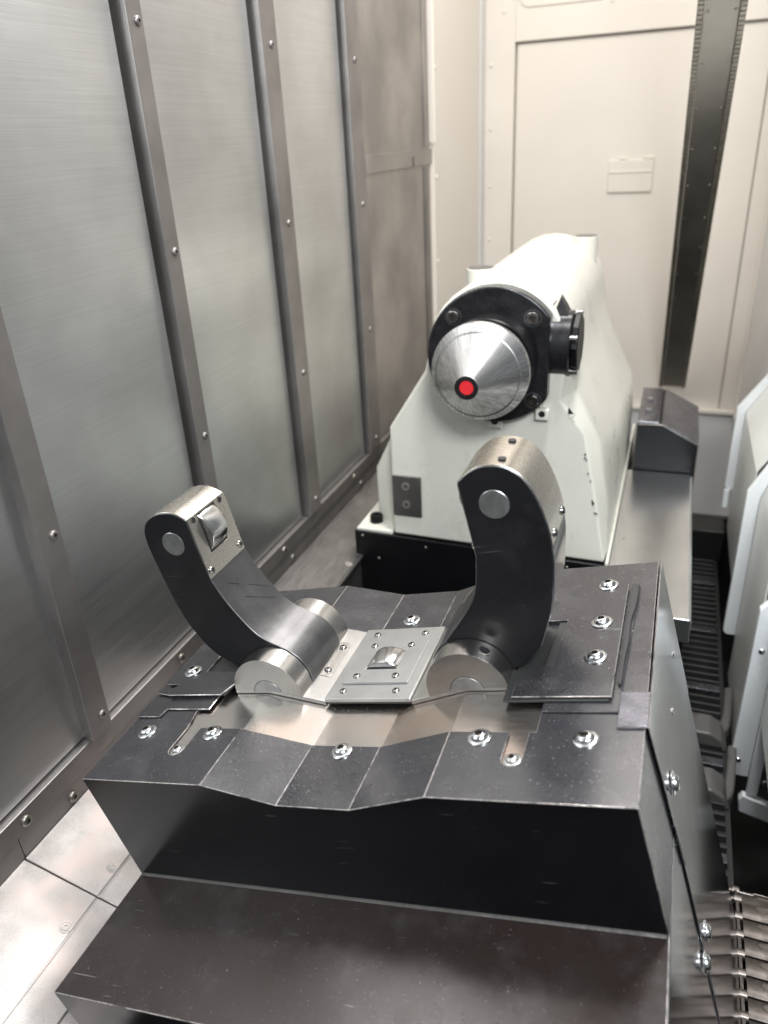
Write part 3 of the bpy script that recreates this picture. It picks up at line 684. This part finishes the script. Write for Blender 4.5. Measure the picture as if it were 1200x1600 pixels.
# ================================================================== INCLINED POST
po = thing('inclined_post', 'dark riveted steel column with ribbed edges leaning in front of the back wall', 'post', (.498, 2.28, -.31))
pb_, pt_ = Vector((.4975, 2.30, -.275)), Vector((.4952, 1.30, .790))
d = (pt_ - pb_); Lp_ = d.length; d.normalize(); xa = Vector((1, 0, 0)); nn = xa.cross(d); nn.normalize()
if nn.y > 0: nn = -nn
def PP(u, t, h): return pb_ + d * t + xa * u + nn * h
def obox(u0, u1, t0, t1, h0, h1):
    mb = MB(); c = [PP(u, t, h) for u in (u0, u1) for t in (t0, t1) for h in (h0, h1)]
    for f in ((0, 1, 3, 2), (4, 6, 7, 5), (0, 4, 5, 1), (2, 3, 7, 6), (0, 2, 6, 4), (1, 5, 7, 3)): mb.poly([c[i] for i in f])
    return mb
part('web', obox(-.030, .030, 0, Lp_ + .3, 0, .012), 'post', po, .001, weld=True)
for sgn in (-1, 1):
    a, b = sorted((sgn * .0305, sgn * .0425))
    ed = part('edge_rail', obox(a, b, 0, Lp_ + .3, -.004, .016), 'post_rib', po, .002, weld=True)
    rb = MB(); k = 0; t = .25
    while t < Lp_ + .25:
        q = obox(a + .001, b - .001, t, t + .0052, .0155, .0182); base_i = len(rb.v)
        rb.v += q.v; rb.f += [[i + base_i for i in f] for f in q.f]; rb.m += q.m; t += .0095
    o = part('edge_ribs', rb, 'post_rib', ed); o['kind'] = 'stuff'
    for i in range(14): place('rivet_post', po, PP(sgn * .0235, .06 + i * .1075, .012), nn, 'rivet')

# ================================================================== RIGHT-HAND GUARDS
def guard(y, xl, ztop, zbot, w, label, chx, chz, back, zw, screws=()):
    t = thing('guard_panel', label, 'guard panel', (xl + w / 2, y, zbot), 'W', 'stepped white guard panels on the right')
    pr = [(xl, zbot + .008), (xl, ztop), (xl + chx, ztop + chz), (xl + chx + .25, ztop + chz), (xl + chx + .25, ztop + chz - w), (xl + chx + w * .35, ztop + chz - w * 1.0), (xl + w, ztop - w * .45), (xl + w, zbot), (xl + .006, zbot)]
    part('flange', MB().prism(pr, 'y', y, y + .016), 'guard', t, .001, 2)
    part('side_wall', MB().prism([(xl + w, zw), (xl + w, ztop - w * .45), (xl + chx + w * .35, ztop + chz - w), (xl + chx + .2, ztop + chz - w), (xl + chx + .2, ztop + chz - w - .004), (xl + chx + w * .35 + .003, ztop + chz - w - .004), (xl + w + .003, ztop - w * .45 - .002), (xl + w + .003, zw)], 'y', y - back, y - .0008), 'guard_shaded', t, .0006)
    for sx_, sz_ in screws: place('guard', t, (sx_, y, sz_), (0, -1, 0))
    return t
g1 = guard(1.50, .640, -.0906, -.300, .019, 'farthest white guard panel, rising behind the others on the right', .055, .085, .36, -.40)
part('latch', MB().cyl((.6455, 1.492, -.345), (0, .15, 1), .007, .045, 16), 'guard', g1)
g2 = guard(1.10, .646, -.1295, -.460, .024, 'middle white guard panel without screws, on the right edge', .030, .062, .26, -.56)
g3 = guard(.80, .6607, -.208, -.566, .034, 'nearest white guard panel with two screws down its flange', .012, .017, .55, -.43, ((.675, -.2867), (.673, -.530)))
part('foot_lip', MB().prism([(.684, -.612), (.690, -.600), (.80, -.632), (.80, -.668), (.688, -.640)], 'y', .785, .80), 'guard', g3, .002)
part('inner_plate', MB().box(.714, .80, .792, .7985, -.600, -.35), 'dark_steel', g3, .001)
part('edge_strip', MB().box(.695, .7135, .788, .798, -.600, -.26), 'guard', g3, .001)
place('guard', g3, (.722, .792, -.565), (0, -1, 0))

# ================================================================== CHIP CONVEYOR
cv = thing('chip_conveyor', 'hinged steel slat conveyor rounding its drum beside the housing', 'conveyor', (.74, .2, -.5))
CX0, CX1, CZ, PIT = .640, .88, -.397, .0262
def slat_mesh():
    mb = MB(); h = .0024
    n = 8; top = []
    for i in range(n + 1):
        t = i / n; y = -PIT / 2 + .0007 + (PIT - .0014) * t
        top.append((y, .0030 * math.sin(math.pi * t) ** .7 - .0006 - .0016 * t))
    mb.prism(top + [(y, z - h) for y, z in reversed(top)], 'x', CX0, CX1)
    # raised pill on the slat
    for x0 in (CX0 + .020, CX0 + .105):
        pl = [(x0 + .004 * math.cos(R(a)), .003 + .0035 * math.sin(R(a))) for a in range(90, 271, 30)] + [(x0 + .060 + .004 * math.cos(R(a)), .003 + .0035 * math.sin(R(a))) for a in range(-90, 91, 30)]
        mb.prism(pl, 'z', -.0012, .0026)
    me = mb.mesh('slat', smooth=40); me.materials.append(M['slat']); return me
def knuckle_mesh():
    mb = MB().cyl((CX0 - .010, -PIT / 2, -.001), (1, 0, 0), .0062, .0095, 18)
    mb.cyl((CX0 - .013, -PIT / 2, -.001), (1, 0, 0), .0035, .003, 14)
    mb.prism([(-PIT / 2 - .003, -.007), (PIT / 2 - .004, -.007), (PIT / 2 - .004, .002), (-PIT / 2 - .003, .003)], 'x', CX0 - .0075, CX0 - .004)
    me = mb.mesh('link', smooth=40); me.materials.append(M['slat']); return me
SM, KM = slat_mesh(), knuckle_mesh()
DR = .054; ycen = .372
def cpos(s):          # distance along the belt from the start of the drum, towards the camera negative
    if s < 0: return ycen + s, CZ, 0.0
    a = s / DR
    if a < math.pi: return ycen + DR * math.sin(a), CZ - DR + DR * math.cos(a), -a
    return ycen - (s - math.pi * DR), CZ - 2 * DR, -math.pi
for i in range(-15, 13):
    y, z, a = cpos(i * PIT * .999)
    for nm, me in (('slat', SM), ('link', KM)):
        o = bpy.data.objects.new(nm, me); COL.objects.link(o); o.parent = cv
        o.location = Vector((0, y, z)) - Vector(ORG[cv.name]); o.rotation_euler = (a, 0, 0)
part('drum', MB().cyl((CX0 + .002, ycen, CZ - DR), (1, 0, 0), DR - .006, .21, 48), 'pit', cv)
part('frame', MB().box(CX0 + .01, CX1, -.12, .34, CZ - .09, CZ - .012), 'pit', cv)

# ================================================================== PIT: ribbed bellows and grimy castings
bw = thing('way_bellows', 'black ribbed way bellows down in the pit behind the housing', 'bellows', (.60, 1.0, -.55))
part('body', MB().box(.560, .652, .42, 1.60, -.56, -.515), 'pit', bw)
y = .44
i = 0
while y < 1.50:
    if not (.80 < y < .86 or .66 < y < .71):
        big = (i % 9 == 4)
        part('rib', MB().prism([(y, -.520), (y + .003, -.502), (y + (.018 if big else .008), -.498 if big else -.502), (y + (.021 if big else .011), -.520)], 'x', .562, .643), 'black_gloss' if big else 'pit', bw, .001)
    y += .030 if big else .0225
    i += 1
part('end_box', MB().box(.56, .66, 1.52, 1.60, -.515, -.43), 'pit', bw, .003)
for y0 in (.795, .655):
    cb = part('casting', MB().prism([(.565, -.515), (.565, -.478), (.620, -.478), (.640, -.490), (.652, -.515)], 'y', y0, y0 + .055), 'grime', bw, .004, 3)
for y0 in (.675, .845):
    cl = catmull([(.590, y0), (.622, y0 + .004), (.640, y0 + .024), (.647, y0 + .060), (.652, y0 + .130)], 5)
    cr = catmull([(.668, y0 + .132), (.662, y0 + .050), (.655, y0 + .006), (.635, y0 - .016), (.590, y0 - .020)], 5)
    part('web', MB().prism(cl + cr, 'z', -.53, -.503), 'grime', bw, .004, 3)

# ================================================================== loose swarf crumbs on the housing
mb = MB(); rr = random.Random(11)
def crumb(x, y, z, k):
    c = Vector((x, y, z)); u = [Vector((rr.uniform(-1, 1), rr.uniform(-1, 1), rr.uniform(0, 1))) * k for _ in range(4)]
    p = [c + w for w in u]
    for f in ((0, 1, 2), (0, 2, 3), (0, 3, 1), (1, 3, 2)): mb.poly([BW(*p[i]) for i in f])
for k in range(150):
    x = rr.uniform(.10, .40); crumb(x, .1265 - abs(rr.gauss(0, .004)), prof(x, -.0020), rr.uniform(.0003, .0008))
for k in range(70):
    x = rr.uniform(.383, .394); crumb(x, rr.uniform(.126, .150), .0002, rr.uniform(.0004, .0011))
for k in range(160):
    x = rr.uniform(.01, .49); y = rr.uniform(.004, .070)
    if (.0725 < x < .0905 or .396 < x < .414) and y > .03: continue
    crumb(x, y, prof(x, .0001), rr.uniform(.0002, .0006))
for k in range(60): crumb(rr.uniform(.42, .497), rr.uniform(.08, .33), .0068, rr.uniform(.0002, .0006))
for k in range(110): crumb(rr.uniform(.02, .50), rr.uniform(-.118, -.003), -.1196, rr.uniform(.0002, .0006))
sw = part('swarf', mb, 'worn'); sw['kind'] = 'stuff'
tag(sw, 'fine loose metal crumbs scattered over the black housing', 'swarf')
